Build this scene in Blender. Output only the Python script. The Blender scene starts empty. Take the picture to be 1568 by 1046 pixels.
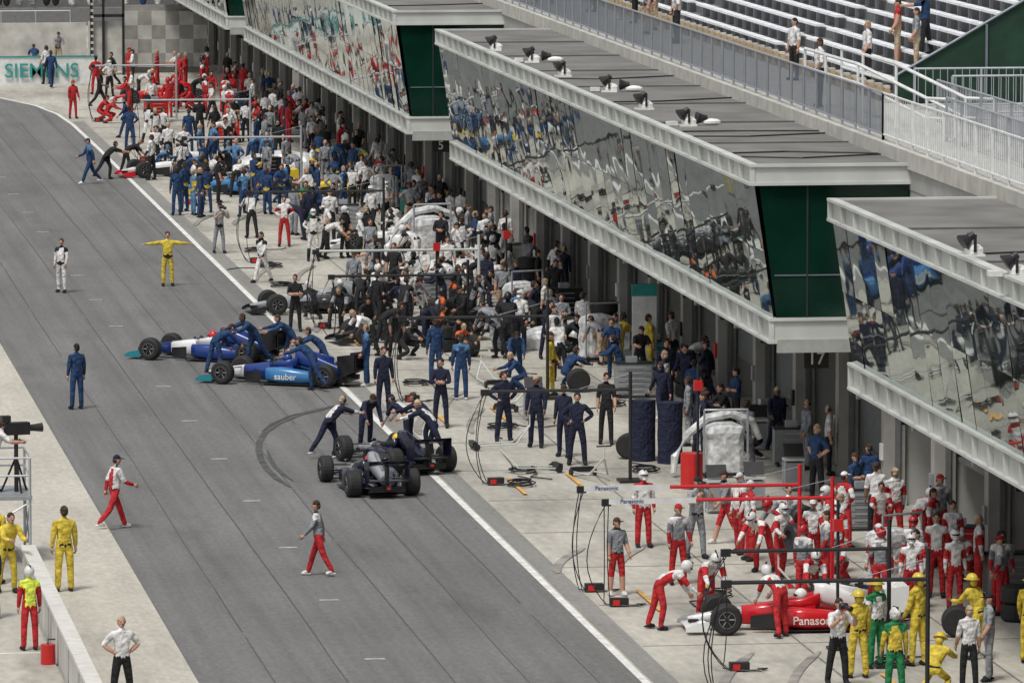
import bpy, bmesh, math, random
from mathutils import Vector, Matrix, noise
sc=bpy.context.scene
rnd=random.Random(11)
V=Vector
rad=math.radians
# ---------------------------------------------------------------- camera
H=20.0;f=10000.0;th=math.atan(1023/f);ps=math.atan(1384/(f*math.cos(th)+1023*math.sin(th)))
R_=V((math.cos(ps),-math.sin(ps),0));F_=V((math.sin(ps)*math.cos(th),math.cos(ps)*math.cos(th),-math.sin(th)));U_=R_.cross(F_)
cam=bpy.data.cameras.new('camera');co=bpy.data.objects.new('camera',cam);sc.collection.objects.link(co);sc.camera=co
cam.lens=36*f/1568;cam.clip_end=6000;cam.clip_start=1
m=Matrix((R_,U_,-F_)).transposed().to_4x4();m.translation=V((0,0,H));co.matrix_world=m
# ---------------------------------------------------------------- light
SE,SR=62,215
w=bpy.data.worlds.new('World');sc.world=w;w.use_nodes=True
nt=w.node_tree;bg=nt.nodes['Background']
sky=nt.nodes.new('ShaderNodeTexSky');sky.sky_type='NISHITA';sky.sun_disc=False
sky.sun_elevation=rad(SE);sky.sun_rotation=rad(SR);sky.air_density=1.0;sky.dust_density=3
hs=nt.nodes.new('ShaderNodeHueSaturation');hs.inputs['Saturation'].default_value=.2
nt.links.new(sky.outputs[0],hs.inputs['Color']);nt.links.new(hs.outputs[0],bg.inputs[0]);bg.inputs[1].default_value=.132
sl=bpy.data.lights.new('sun','SUN');sl.energy=2.1;sl.angle=rad(12);sl.color=(1,.965,.91)
so=bpy.data.objects.new('sun',sl);sc.collection.objects.link(so)
sdir=V((math.sin(rad(SR))*math.cos(rad(SE)),math.cos(rad(SR))*math.cos(rad(SE)),math.sin(rad(SE))))
so.rotation_euler=sdir.to_track_quat('Z','Y').to_euler()
sc.view_settings.view_transform='Standard';sc.view_settings.look='None';sc.view_settings.exposure=0
# ---------------------------------------------------------------- materials
MATS={}
def mat(name,c=(.5,.5,.5),rough=.6,metal=0,var=.12,scale=4,bump=0,bscale=20,stretch=(1,1,1),detail=2,spec=.4):
    if name in MATS: return MATS[name]
    mt=bpy.data.materials.new(name);mt.use_nodes=True;n=mt.node_tree;b=n.nodes['Principled BSDF']
    b.inputs['Roughness'].default_value=rough;b.inputs['Metallic'].default_value=metal
    b.inputs['Specular IOR Level'].default_value=spec
    tc=n.nodes.new('ShaderNodeTexCoord');mp=n.nodes.new('ShaderNodeMapping');mp.inputs['Scale'].default_value=stretch
    n.links.new(tc.outputs['Object'],mp.inputs[0])
    no=n.nodes.new('ShaderNodeTexNoise');no.inputs['Scale'].default_value=scale;no.inputs['Detail'].default_value=detail
    n.links.new(mp.outputs[0],no.inputs['Vector'])
    mr=n.nodes.new('ShaderNodeMapRange');mr.inputs[1].default_value=.3;mr.inputs[2].default_value=.7
    mr.inputs[3].default_value=1-var;mr.inputs[4].default_value=1+var
    n.links.new(no.outputs[0],mr.inputs[0])
    mx=n.nodes.new('ShaderNodeVectorMath');mx.operation='SCALE';mx.inputs[0].default_value=c
    n.links.new(mr.outputs[0],mx.inputs['Scale']);n.links.new(mx.outputs[0],b.inputs['Base Color'])
    if bump:
        bn=n.nodes.new('ShaderNodeTexNoise');bn.inputs['Scale'].default_value=bscale;bn.inputs['Detail'].default_value=1
        n.links.new(mp.outputs[0],bn.inputs['Vector'])
        bp=n.nodes.new('ShaderNodeBump');bp.inputs['Strength'].default_value=bump;bp.inputs['Distance'].default_value=.05
        n.links.new(bn.outputs[0],bp.inputs['Height']);n.links.new(bp.outputs[0],b.inputs['Normal'])
    MATS[name]=mt;return mt
def surface(name,c,streak,blotch,c2,rough=.85,sx=2.2,sy=.03,fine=9,lo=.55,hi=.75):
    mt=bpy.data.materials.new(name);mt.use_nodes=True;n=mt.node_tree;b=n.nodes['Principled BSDF'];b.inputs['Roughness'].default_value=rough
    b.inputs['Specular IOR Level'].default_value=.25
    tc=n.nodes.new('ShaderNodeTexCoord')
    def nz(sc3,scale,det):
        mp=n.nodes.new('ShaderNodeMapping');mp.inputs['Scale'].default_value=sc3;n.links.new(tc.outputs['Object'],mp.inputs[0])
        a=n.nodes.new('ShaderNodeTexNoise');a.inputs['Scale'].default_value=scale;a.inputs['Detail'].default_value=det;a.inputs['Roughness'].default_value=.6
        n.links.new(mp.outputs[0],a.inputs['Vector']);return a.outputs[0]
    def rng(o,lo,hi,a=.3,bb=.7):
        r=n.nodes.new('ShaderNodeMapRange');r.inputs[1].default_value=a;r.inputs[2].default_value=bb;r.inputs[3].default_value=lo;r.inputs[4].default_value=hi
        n.links.new(o,r.inputs[0]);return r.outputs[0]
    def mul(a,bb):
        q=n.nodes.new('ShaderNodeMath');q.operation='MULTIPLY';n.links.new(a,q.inputs[0]);n.links.new(bb,q.inputs[1]);return q.outputs[0]
    s=rng(nz((sx,sy,1),1,5),1-streak,1+streak)
    bl=rng(nz((.35,.12,1),1,6),1-blotch,1+blotch)
    fi=rng(nz((1,.35,1),fine,4),.86,1.14)
    k=mul(mul(s,bl),fi)
    mixf=rng(nz((.8,.2,1),.7,5),0,1,lo,hi)
    mx=n.nodes.new('ShaderNodeMix');mx.data_type='RGBA';mx.inputs[6].default_value=(*c,1);mx.inputs[7].default_value=(*c2,1);n.links.new(mixf,mx.inputs[0])
    vm=n.nodes.new('ShaderNodeVectorMath');vm.operation='SCALE';n.links.new(mx.outputs[2],vm.inputs[0]);n.links.new(k,vm.inputs['Scale'])
    n.links.new(vm.outputs[0],b.inputs['Base Color'])
    bp=n.nodes.new('ShaderNodeBump');bp.inputs['Strength'].default_value=.25;bp.inputs['Distance'].default_value=.01
    n.links.new(nz((1,1,1),40,2),bp.inputs['Height']);n.links.new(bp.outputs[0],b.inputs['Normal'])
    MATS[name]=mt;return mt
CONC=surface('concrete_apron',(.43,.41,.36),.10,.18,(.26,.245,.215),sx=1.2,sy=.1,fine=5,lo=.48,hi=.72)
ASPH=surface('asphalt',(.158,.157,.153),.17,.13,(.122,.122,.12))
ASPH2=surface('asphalt_edge',(.24,.235,.22),.1,.12,(.19,.185,.175))
STRIP=surface('concrete_strip',(.47,.445,.385),.07,.12,(.36,.34,.29))
FARG=surface('far_ground',(.30,.29,.27),.1,.2,(.22,.22,.2))
WPAINT=mat('white_road_paint',(.70,.70,.67),.6,var=.18,scale=3)
WWORN=mat('worn_white_paint',(.42,.42,.41),.7,var=.3,scale=6)
ORP=mat('orange_road_paint',(.68,.36,.08),.6,var=.3,scale=5)
SEAM=mat('tar_seam',(.08,.08,.08),.6,var=.25)
SKID=mat('tyre_rubber_mark',(.075,.075,.075),.8,var=.3,scale=2)
SKIDC=mat('tyre_mark_on_concrete',(.27,.255,.23),.85,var=.35,scale=1.5)
JOINT=mat('expansion_joint',(.2,.19,.17),.9,var=.3)
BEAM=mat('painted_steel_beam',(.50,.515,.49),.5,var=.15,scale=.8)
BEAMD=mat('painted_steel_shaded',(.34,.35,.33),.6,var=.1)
ROOF=mat('roof_membrane',(.165,.16,.15),.85,var=.25,scale=.6,detail=5)
ROOFL=mat('roof_seam',(.11,.11,.105),.8)
WALLG=mat('garage_wall',(.38,.38,.36),.8,var=.12,scale=1.2,detail=4)
COLM=mat('garage_column_concrete',(.33,.32,.30),.8,var=.15,scale=1.5)
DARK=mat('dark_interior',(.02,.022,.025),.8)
DOOR=mat('roller_door',(.13,.14,.14),.6)
GREENW=mat('green_screen_fabric',(.010,.038,.022),.8,var=.25,scale=1.5,bump=.3,bscale=2)
METAL=mat('galvanised_rail',(.42,.44,.47),.4,.5,var=.08)
METALD=mat('dark_rail',(.18,.2,.23),.5,.4,var=.08)
BENCH=mat('aluminium_bench',(.82,.84,.86),.4,.0,var=.08,scale=2)
BENCHD=mat('bench_riser',(.16,.16,.16),.8)
TAN=mat('tan_paint',(.42,.31,.18),.6)
BLACK=mat('black_plastic',(.018,.018,.02),.45,var=.2)
TYRE=mat('tyre_rubber',(.020,.020,.020),.7,var=.25,scale=12)
RIM=mat('wheel_rim',(.25,.25,.26),.35,.8)
CARB=mat('carbon_fibre',(.02,.02,.022),.35,var=.2)
TARP=mat('silver_tarp',(.60,.61,.61),.4,.1,var=.3,scale=5,bump=1,bscale=5)
TEAL=mat('teal_paint',(.03,.27,.25),.5)
GREYP=mat('grey_paint',(.25,.26,.27),.5)
CW=mat('chequer_white',(.46,.45,.42),.7,var=.2,scale=1.5);CG=mat('chequer_grey',(.27,.26,.245),.7,var=.2,scale=1.5)
SIGNW=mat('sign_white',(.66,.67,.66),.5)
REDP=mat('red_paint',(.5,.02,.02),.35,var=.08)
SKIN=mat('skin',(.48,.27,.19),.55,var=.08);SKIN2=mat('skin_dark',(.16,.08,.05),.55)
PAL=dict(r=(.41,.018,.022),w=(.62,.61,.60),n=(.010,.013,.036),b=(.014,.042,.115),l=(.08,.18,.32),y=(.58,.44,.05),k=(.014,.014,.016),g=(.22,.23,.25),e=(.015,.17,.06),o=(.55,.11,.03),h=(.05,.03,.02),t=(.4,.3,.2),f=(.66,.76,.08),c=(.28,.3,.3))
CL={k:mat('cloth_'+k,v,.85,var=.35,scale=7,bump=1.0,bscale=10) for k,v in PAL.items()}
CL['s']=SKIN
HEL={k:mat('helmet_shell_'+k,PAL[k],.3,var=.08,spec=.5) for k in 'wryknb'}
def car_paint(k,c): return mat('car_paint_'+k,c,.22,var=.04,spec=.6)
def glass():
    mt=bpy.data.materials.new('mirrored_glass');mt.use_nodes=True;n=mt.node_tree;b=n.nodes['Principled BSDF']
    b.inputs['Base Color'].default_value=(.27,.33,.30,1);b.inputs['Metallic'].default_value=.92;b.inputs['Roughness'].default_value=.02
    tc=n.nodes.new('ShaderNodeTexCoord');mp=n.nodes.new('ShaderNodeMapping');mp.inputs['Scale'].default_value=(1,.55,1.3)
    n.links.new(tc.outputs['Object'],mp.inputs[0]);no=n.nodes.new('ShaderNodeTexNoise');no.inputs['Scale'].default_value=1.0;no.inputs['Detail'].default_value=.5
    n.links.new(mp.outputs[0],no.inputs['Vector']);bp=n.nodes.new('ShaderNodeBump');bp.inputs['Strength'].default_value=.35;bp.inputs['Distance'].default_value=.03
    n.links.new(no.outputs[0],bp.inputs['Height']);n.links.new(bp.outputs[0],b.inputs['Normal']);return mt
GLASS=glass()
GLEND=mat('dark_green_glass',(.003,.022,.014),.08,var=.3,scale=.7,spec=.5)
# ---------------------------------------------------------------- mesh builder
class MB:
    def __init__(s): s.v=[];s.f=[];s.m=[];s.mats=[]
    def mi(s,mt):
        if mt not in s.mats: s.mats.append(mt)
        return s.mats.index(mt)
    def add(s,vs,fs,mt,M=None):
        o=len(s.v);i=mt if isinstance(mt,int) else s.mi(mt)
        s.v+=[tuple(M@V(p)) if M else tuple(p) for p in vs]
        for q in fs: s.f.append([a+o for a in q]);s.m.append(i)
    def box(s,x0,x1,y0,y1,z0,z1,mt,M=None):
        s.add([(x0,y0,z0),(x1,y0,z0),(x1,y1,z0),(x0,y1,z0),(x0,y0,z1),(x1,y0,z1),(x1,y1,z1),(x0,y1,z1)],
              [(0,3,2,1),(4,5,6,7),(0,1,5,4),(1,2,6,5),(2,3,7,6),(3,0,4,7)],mt,M)
    def quad(s,p,mt,M=None): s.add(p,[tuple(range(len(p)))],mt,M)
    def rings(s,rs,mt,M=None,cap=True):
        n=len(rs[0]);vs=[p for r in rs for p in r];fs=[]
        for i in range(len(rs)-1):
            for j in range(n):
                k=(j+1)%n;fs.append((i*n+j,i*n+k,(i+1)*n+k,(i+1)*n+j))
        if cap: fs.append(tuple(range(n-1,-1,-1)));fs.append(tuple((len(rs)-1)*n+j for j in range(n)))
        s.add(vs,fs,mt,M)
    def tube(s,pts,r,mt,n=6,M=None):
        pts=[V(p) for p in pts]
        if not hasattr(r,'__len__'): r=[r]*len(pts)
        rs=[]
        for i,p in enumerate(pts):
            d=(pts[min(i+1,len(pts)-1)]-pts[max(i-1,0)]).normalized()
            a=d.cross(V((0,0,1)) if abs(d.z)<.9 else V((1,0,0))).normalized();b=d.cross(a)
            rs.append([p+(a*math.cos(t)+b*math.sin(t))*r[i] for t in [2*math.pi*j/n for j in range(n)]])
        s.rings(rs,mt,M)
    def ell(s,c,r,mt,M=None,seg=12,ring=8,z0=-1,z1=1):
        rs=[];a0=math.asin(max(-1,z0));a1=math.asin(min(1,z1))
        for i in range(ring+1):
            a=a0+(a1-a0)*i/ring;ca=max(math.cos(a),.02)
            rs.append([(c[0]+r[0]*ca*math.cos(2*math.pi*j/seg),c[1]+r[1]*ca*math.sin(2*math.pi*j/seg),c[2]+r[2]*math.sin(a)) for j in range(seg)])
        s.rings(rs,mt,M)
    def rev(s,prof,c,mt,n=20,M=None):
        s.rings([[(c[0]+x,c[1]+rr*math.cos(2*math.pi*j/n),c[2]+rr*math.sin(2*math.pi*j/n)) for j in range(n)] for x,rr in prof],mt,M)
    def mesh(s,name,smooth=False):
        me=bpy.data.meshes.new(name);me.from_pydata(s.v,[],s.f)
        for q in s.mats: me.materials.append(q)
        me.polygons.foreach_set('material_index',s.m)
        if smooth: me.polygons.foreach_set('use_smooth',[True]*len(s.f))
        me.update();return me
    def obj(s,name,loc=(0,0,0),rz=0,parent=None,smooth=False):
        o=bpy.data.objects.new(name,s.mesh(name,smooth));sc.collection.objects.link(o);o.location=loc;o.rotation_euler=(0,0,rz)
        if parent: o.parent=parent
        return o
def empty(name,loc=(0,0,0),rz=0):
    o=bpy.data.objects.new(name,None);sc.collection.objects.link(o);o.location=loc;o.rotation_euler=(0,0,rz);return o
def text(body,size,mt,loc,rot,parent=None,name='lettering',ext=.004,align='CENTER'):
    cu=bpy.data.curves.new(name,'FONT');cu.body=body;cu.size=size;cu.extrude=ext;cu.align_x=align;cu.materials.append(mt);cu.offset=.008*size
    o=bpy.data.objects.new(name,cu);sc.collection.objects.link(o);o.location=loc;o.rotation_euler=rot
    if parent:o.parent=parent
    return o
def ribbon(b,pts,wd,z,mt):
    n=len(pts);L=[]
    for i,(x,y) in enumerate(pts):
        a=V(pts[max(0,i-1)]);c=V(pts[min(n-1,i+1)]);d=(c-a).normalized();k=wd*(.3 if i in(0,n-1) and n>4 else 1);q=V((-d.y,d.x))*k;L.append(((x-q.x,y-q.y,z),(x+q.x,y+q.y,z)))
    for i in range(n-1): b.quad([L[i][0],L[i+1][0],L[i+1][1],L[i][1]],mt)
# ---------------------------------------------------------------- ground
b=MB();b.quad([(-1500,-600,0),(1500,-600,0),(1500,3000,0),(-1500,3000,0)],FARG);b.obj('ground')
b=MB();b.quad([(20.2,40,.004),(60,40,.004),(60,420,.004),(-40,420,.004),(-40,309,.004),(15,309,.004),(18.1,308,.004),(19.8,301,.004),(20.2,294,.004)],CONC)
for y in range(60,420,6): b.box(20.9,31.4,y,y+.05,.006,.010,JOINT)
for x in (24.2,27.6): b.box(x,x+.04,60,330,.011,.014,JOINT)
b.obj('concrete_apron')
b=MB();b.quad([(11.35,40,.008),(20.2,40,.008),(20.2,294,.008),(19.8,301,.008),(18.1,308,.008),(15,313,.008),(0,325,.008),(-60,340,.008),(-60,300,.008),(11.35,240,.008)],ASPH)
for x in (12.9,14.35,16.55,17.9,19.2):
    y=60
    while y<292:
        y2=y+rnd.uniform(6,14);x2=x+rnd.uniform(-.04,.04);ribbon(b,[(x,y),((x+x2)/2+rnd.uniform(-.02,.02),(y+y2)/2),(x2,y2)],rnd.uniform(.012,.022),.0125,SEAM);x=x2;y=y2+(rnd.uniform(0,2) if rnd.random()<.3 else 0)
b.obj('pit_lane_road')
b=MB();b.box(20.35,20.85,40,292,.008,.012,ASPH2)
b.obj('lane_edge_strip')
b=MB();pl=[(20.2,40),(20.2,200),(20.25,275),(20.2,290),(20.0,297),(19.4,303),(18.1,309),(15,315),(5,322),(-20,331)]
for i in range(len(pl)-1): ribbon(b,pl[i:i+2],.085,.018,WPAINT)
y=105.1
while y<290: b.box(15.0,15.42,y,y+.16,.014,.017,WWORN);y+=8.6
b.obj('road_marking')
b=MB()
ribbon(b,[(19.9,177.5),(19.1,176.3),(18.3,175.0),(17.5,173),(16.95,171),(16.6,169),(16.38,167),(16.25,165),(16.2,163),(16.25,161),(16.4,159.3)],.085,.021,SKID)
ribbon(b,[(19.6,177.3),(18.9,176.2),(18.0,174.8),(17.3,172.9),(16.9,171.3)],.05,.023,SKID)
ribbon(b,[(16.6,167),(16.5,165),(16.45,163.5),(16.5,162),(16.6,160.5)],.06,.023,SKID)
for k in range(7):
    yc=[124,143,170,176,197,214,236][k];x0=rnd.uniform(20.7,21.3);L=rnd.uniform(4,7);s_=rnd.uniform(1.0,1.8)
    pts=[(x0+s_*(t/8)**1.6,yc+L*t/8) for t in range(9)]
    ribbon(b,pts,.11,.024+.001*k,SKIDC);ribbon(b,[(x+1.4,y) for x,y in pts],.1,.0243+.001*k,SKIDC)
b.obj('tyre_mark')
b=MB()
for (x,y) in ((21.9,160.2),(23.5,161),(26.3,159.5),(23.6,141.5),(22.0,140),(21.9,175),(23.6,176),(25.0,127.5),(21.9,196),(23.7,197)):
    b.quad([(x,y,.045),(x+.1,y,.045),(x+.1,y-3.2,.045),(x,y-3.2,.045)],ORP)
b.obj('pit_box_marking')
b=MB();b.box(9.0,11.35,40,250,.0,.05,STRIP);b.obj('pavement_strip')
b=MB();b.box(-20,8.7,40,250,.0,.045,CONC);b.box(-5,8.5,132.5,132.62,.046,.049,WPAINT);b.obj('pit_wall_pavement')
b=MB();b.box(8.76,9.0,60,142.5,0,.85,mat('white_wall',(.50,.49,.46),.7,var=.2,scale=1.5,detail=5));b.box(8.72,9.04,60,142.6,.85,.93,mat('wall_cap',(.6,.59,.55),.7,var=.1))
for y in range(62,142,3): b.box(8.75,8.759,y,y+.03,0,.85,JOINT);b.box(9.001,9.01,y,y+.03,0,.85,JOINT)
b.obj('pit_wall')
# ---------------------------------------------------------------- railing
def railing(b,pts,z,h=1.1,sp=.14,mt=METAL,mb=METALD,rails=(.12,1.0),bal=True):
    for (x0,y0),(x1,y1) in zip(pts,pts[1:]):
        L=math.hypot(x1-x0,y1-y0);n=max(1,int(L/1.8))
        for k in rails: b.tube([(x0,y0,z+h*k),(x1,y1,z+h*k)],.028,mt,5)
        for i in range(n+1):
            t=i/n;x,y=x0+(x1-x0)*t,y0+(y1-y0)*t;b.box(x-.03,x+.03,y-.03,y+.03,z,z+h,mt)
        if bal:
            n=int(L/sp)
            for i in range(n):
                t=(i+.5)/n;x,y=x0+(x1-x0)*t,y0+(y1-y0)*t;b.box(x-.008,x+.008,y-.012,y+.012,z+h*.12,z+h*.98,mb)
# ---------------------------------------------------------------- pit building
ZL0,ZL1,ZU0,ZU1=4.05,4.66,7.84,8.35
XL,XU,XB=27.28,26.8,30.7
def suite(y0,y1):
    E=empty('pit_garage_building',(0,y0,0));L=y1-y0
    b=MB()
    for X,z0,z1 in ((XL,ZL0,ZL1),(XU,ZU0,ZU1)):
        b.box(X+.12,X+.2,.0,L,z0,z1,BEAM);b.box(X-.02,X+.119,-.02,L,z1-.06,z1+.002,BEAM);b.box(X-.02,X+.119,-.02,L,z0,z0+.06,BEAM)
        n=int(L/1.5)
        for i in range(n+1):
            y=L*i/n;b.box(X,X+.119,y-.03,y+.03,z0+.061,z1-.061,BEAM)
        b.box(X+.2,XB,-.0,.12,z0,z1-.003,BEAM)
        b.box(X+.0,XB,-.06,-.001,z1-.07,z1,BEAM);b.box(X+.0,XB,-.06,-.001,z0,z0+.07,BEAM)
        b.box(X+.2,XB,L-.12,L,z0,z1-.003,BEAM)
    b.obj('fascia_beams',parent=E)
    b=MB()
    n=int(L/1.5);a0=V((XL+.1,0,ZL1));a1=V((XU+.12,0,ZU0-.01))
    for i in range(n):
        w2=L/n/2-.012;yc=L*(i+.5)/n
        for k in range(2):
            c=a0.lerp(a1,.25+.5*k)+V((0,yc,0));up=(a1-a0)*.5*.5*.993;ax=V((0,1,0))
            q=Matrix.Rotation(rad(rnd.gauss(0,.35)),3,'Z')@Matrix.Rotation(rad(rnd.gauss(0,.3)),3,'Y');ax=q@ax;up=q@up
            b.quad([c-ax*w2-up,c-ax*w2+up,c+ax*w2+up,c+ax*w2-up],GLASS)
    b.obj('mirrored_glass_wall',parent=E)
    b=MB()
    for y in (.1,L-.1):
        b.quad([(XL+.2,y,ZL1),(XB-.3,y,ZL1),(XB-.0,y,ZU0),(XU+.25,y,ZU0)],GLEND)
        b.box(XL+.15,XB-.2,y-.02 if y<1 else y,y if y<1 else y+.02,ZL1+1.0,ZL1+1.03,METALD)
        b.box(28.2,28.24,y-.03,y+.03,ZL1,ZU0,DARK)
    b.obj('end_glass_wall',parent=E)
    b=MB()
    b.box(XU+.2,XB+.1,.12,L-.12,ZU1-.15,ZU1-.05,ROOF)
    n=int(L/7.5)
    for i in range(1,n): b.box(XU+.25,XB+.05,L*i/n-.04,L*i/n+.04,ZU1-.05,ZU1-.01,ROOFL)
    for i in range(6):
        y=rnd.uniform(2,L-2);b.tube([(XU+.3,y,ZU1-.03),(28.5,y+rnd.uniform(-1,1),ZU1-.03),(XB,y+rnd.uniform(-1,2),ZU1-.03)],.02,BLACK,4)
    b.obj('flat_roof',parent=E)
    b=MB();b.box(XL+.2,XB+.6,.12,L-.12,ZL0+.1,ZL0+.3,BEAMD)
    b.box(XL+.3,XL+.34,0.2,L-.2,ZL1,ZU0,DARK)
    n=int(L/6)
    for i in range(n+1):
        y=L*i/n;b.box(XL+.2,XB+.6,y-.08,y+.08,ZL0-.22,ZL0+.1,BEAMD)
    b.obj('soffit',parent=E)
for a in [(80,143),(153.1,213.2),(225,284),(292.5,353)]: suite(*a)
E=empty('garage_row')
b=MB()
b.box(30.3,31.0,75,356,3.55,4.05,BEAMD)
b.box(30.72,30.95,75,356,4.05,7.7,WALLG)
b.box(38,38.2,75,356,0,7.7,WALLG)
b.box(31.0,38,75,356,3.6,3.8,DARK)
b.obj('walls',parent=E)
b=MB();y=76;ys=[]
while y<354:
    ys.append(y)
    b.box(30.25,30.75,y-.22,y+.22,0,3.55,COLM);b.box(30.2,30.8,y-.27,y+.27,0,.25,COLM)
    b.box(30.75,38,y-.06,y+.06,0,3.6,WALLG)
    b.box(30.5,30.62,y+.22,y+.3,0,3.5,DOOR);b.box(30.5,30.62,y+5.7,y+5.78,0,3.5,DOOR)
    b.box(30.78,31.15,y+.25,y+5.75,3.05,3.55,DOOR)
    if rnd.random()<.3: b.box(30.8,30.9,y+.3,y+5.7,rnd.uniform(.8,2.2),3.05,DOOR)
    b.box(30.18,30.24,y-.12,y+.12,1.1,1.5,rnd.choice([SIGNW,BLACK,REDP,GREYP]))
    for k in range(4):
        yy=y+rnd.uniform(.8,5);h=rnd.uniform(.8,1.9);b.box(32.5+k,33.2+k,yy,yy+.8,0,h,rnd.choice([REDP,GREYP,WALLG,BLACK,TEAL]))
    y+=6
b.obj('columns_and_doors',parent=E)
numE=empty('garage_number_sign')
for i,y in enumerate(ys):
    b=MB();b.box(28.3,28.9,y-.03,y+.03,3.35,3.85,BLACK);b.box(28.58,28.62,y-.02,y+.02,3.85,4.1,BLACK);b.obj('plate',parent=numE)
    text(str(30-i if i<30 else i-29),.42,WPAINT,(28.6,y-.035,3.45),(rad(90),0,0),numE,'numeral')
E=empty('grandstand')
b=MB()
b.box(30.7,34.6,75,400,7.7,8.35,WALLG)
b.box(30.62,30.95,75,400,8.2,8.62,mat('pale_concrete_kerb',(.46,.45,.41),.8,var=.15,scale=2))
b.box(34.6,60,75,174,7.7,8.351,WALLG)
b.obj('deck',parent=E)
b=MB();z=8.45;x=34.6
for i in range(22):
    b.box(x,x+.62,174.4,400,z-1.0,z,BENCHD);
    yy=174.8;k=0
    while yy<398:
        L=1.55
        if k%13!=12:
            b.box(x+.30,x+.58,yy,yy+L-.2,z+.34,z+.41,BENCH)
            b.box(x+.04,x+.2,yy,yy+L-.2,z+.02,z+.05,BENCH)
            b.box(x+.40,x+.50,yy+.6,yy+.66,z,z+.34,METAL)
        yy+=L;k+=1
    x+=.62;z+=.27
b.obj('bench_seating',parent=E)
b=MB();b.quad([(34.5,174.3,8.35),(50,174.3,8.35),(50,174.3,18),(34.5,174.3,9.1)],GREENW)
for xx in range(35,50,2): b.box(xx,xx+.06,174.22,174.29,8.35,9.1+(xx-34.5)*.56,METALD)
b.tube([(34.5,174.25,9.1),(50,174.25,18)],.04,METALD,6)
b.obj('green_side_screen',parent=E)
b=MB();yy=174.5
while yy<330:
    b.box(34.3,34.42,yy,yy+.5,8.36,8.76,TAN);b.box(34.28,34.44,yy+.1,yy+.4,8.76,8.82,CW);yy+=1.15
b.box(34.32,34.4,174.5,330,8.5,8.58,METALD)
b.obj('front_row_boxes',parent=E)
b=MB();railing(b,[(30.8,157),(30.8,400)],8.62,1.15,.15);railing(b,[(30.8,75),(30.8,157)],8.62,1.15,.22,SIGNW,SIGNW);b.obj('walkway_railing')
b=MB()
railing(b,[(34.55,171.8),(60,171.8)],8.35,1.1,.2,METAL,METAL)
railing(b,[(34.9,168.5),(60,168.5)],8.35,1.1,.2,METAL,METAL)
railing(b,[(34.2,167),(34.2,100)],8.35,1.1,.2,METAL,METAL)
railing(b,[(33,160),(33,140)],8.35,1.1,.2,METAL,METAL)
for x in (31.6,32.6):
    b.tube([(x,172,10.0),(x+.1,165,10.0),(x+1.3,162,9.3),(x+1.9,161.4,9.3)],.045,SIGNW,6);b.tube([(x,172,9.5),(x+.1,165,9.5),(x+1.3,162,8.8),(x+1.9,161.4,8.8)],.04,SIGNW,6)
    for xx,yy,zz in ((x,172,10.0),(x,169,10.),(x+.1,165,10.),(x+1.3,162,9.3),(x+1.9,161.4,9.3)): b.tube([(xx,yy,8.35),(xx,yy,zz)],.04,SIGNW,6)
b.obj('stair_handrail')
def roof_lamp(x,y,two):
    b=MB();z=ZU1-.05
    b.box(-.25,.25,-.2,.2,0,.05,WPAINT)
    b.ell((0.05,0,.12),(.24,.18,.16),WPAINT,seg=10,ring=5)
    M=Matrix.Translation((-.05,0,.42))@Matrix.Rotation(rad(-35),4,'Y')
    b.rev([(-.22,.2),(-.2,.21),(-.02,.1),(.12,.08),(.13,.01)],(0,0,0),BLACK,12,M)
    b.box(-.03,.03,-.22,-.18,.1,.5,BLACK);b.box(-.03,.03,.18,.22,.1,.5,BLACK)
    if two:
        b.rev([(-.2,.17),(-.18,.18),(0,.1),(.12,.08)],(.5,.1,.22),BLACK,12);b.ell((.75,.1,.1),(.3,.15,.1),WPAINT,seg=10,ring=5)
        b.box(-.6,-.3,-.1,.15,.02,.14,WPAINT)
    o=b.obj('roof_floodlight',(x,y,z),rnd.uniform(-.3,.3));o.scale=(.9,.9,.9)
for i,(x,y) in enumerate(((27.2,201.5),(27.5,195.2),(27.4,188.1),(27.7,181.1),(27.5,173.6),(27.6,167.1),(27.1,128.8),(27.0,124.2))): roof_lamp(x,y,i%2)
# ---------------------------------------------------------------- people
POSES={
'stand':dict(),
'relaxed':dict(la=(8,10,25,4),ra=(-2,8,15,4),ll=(4,4,4),rl=(-4,5,2),hy=15),
'hips':dict(la=(-18,38,50,-48),ra=(-18,38,50,-48),ll=(0,8,2),rl=(0,8,2)),
'walk':dict(lean=5,la=(20,8,25,4),ra=(-18,8,12,4),ll=(-18,2,12),rl=(20,2,4)),
'stride':dict(lean=6,la=(-26,9,18,3),ra=(24,9,45,2),ll=(25,2,6),rl=(-22,2,22)),
'arms_out':dict(la=(5,82,8,86),ra=(5,82,8,86),ll=(0,5,0),rl=(0,5,0)),
'point':dict(la=(80,25,5,20),ra=(0,8,15,4),ll=(5,5,0),rl=(-8,5,4),hy=-15),
'bend':dict(lean=62,la=(25,6,10,0),ra=(38,8,10,0),ll=(-10,6,8),rl=(12,7,22),hp=-20),
'push':dict(lean=48,la=(62,12,15,5),ra=(70,12,10,5),ll=(-28,3,12),rl=(22,4,30),hp=-35),
'crouch':dict(lean=38,la=(45,12,30,-5),ra=(55,14,25,-5),ll=(82,12,135),rl=(60,14,125),hp=-10),
'photo':dict(lean=4,la=(42,20,95,-22),ra=(42,20,95,-22),ll=(8,5,6),rl=(-8,6,2),cam=1),
'crossed':dict(la=(16,12,82,-58),ra=(16,12,78,-58),ll=(2,6,0),rl=(-2,6,2),hy=-20),
'work':dict(lean=22,la=(40,10,50,-8),ra=(48,12,40,-8),ll=(10,5,15),rl=(-8,5,6),hp=-20),
'wheel':dict(lean=10,la=(30,16,40,-4),ra=(30,16,40,-4),ll=(-8,4,8),rl=(10,4,4),wheel=1),
}
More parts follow.
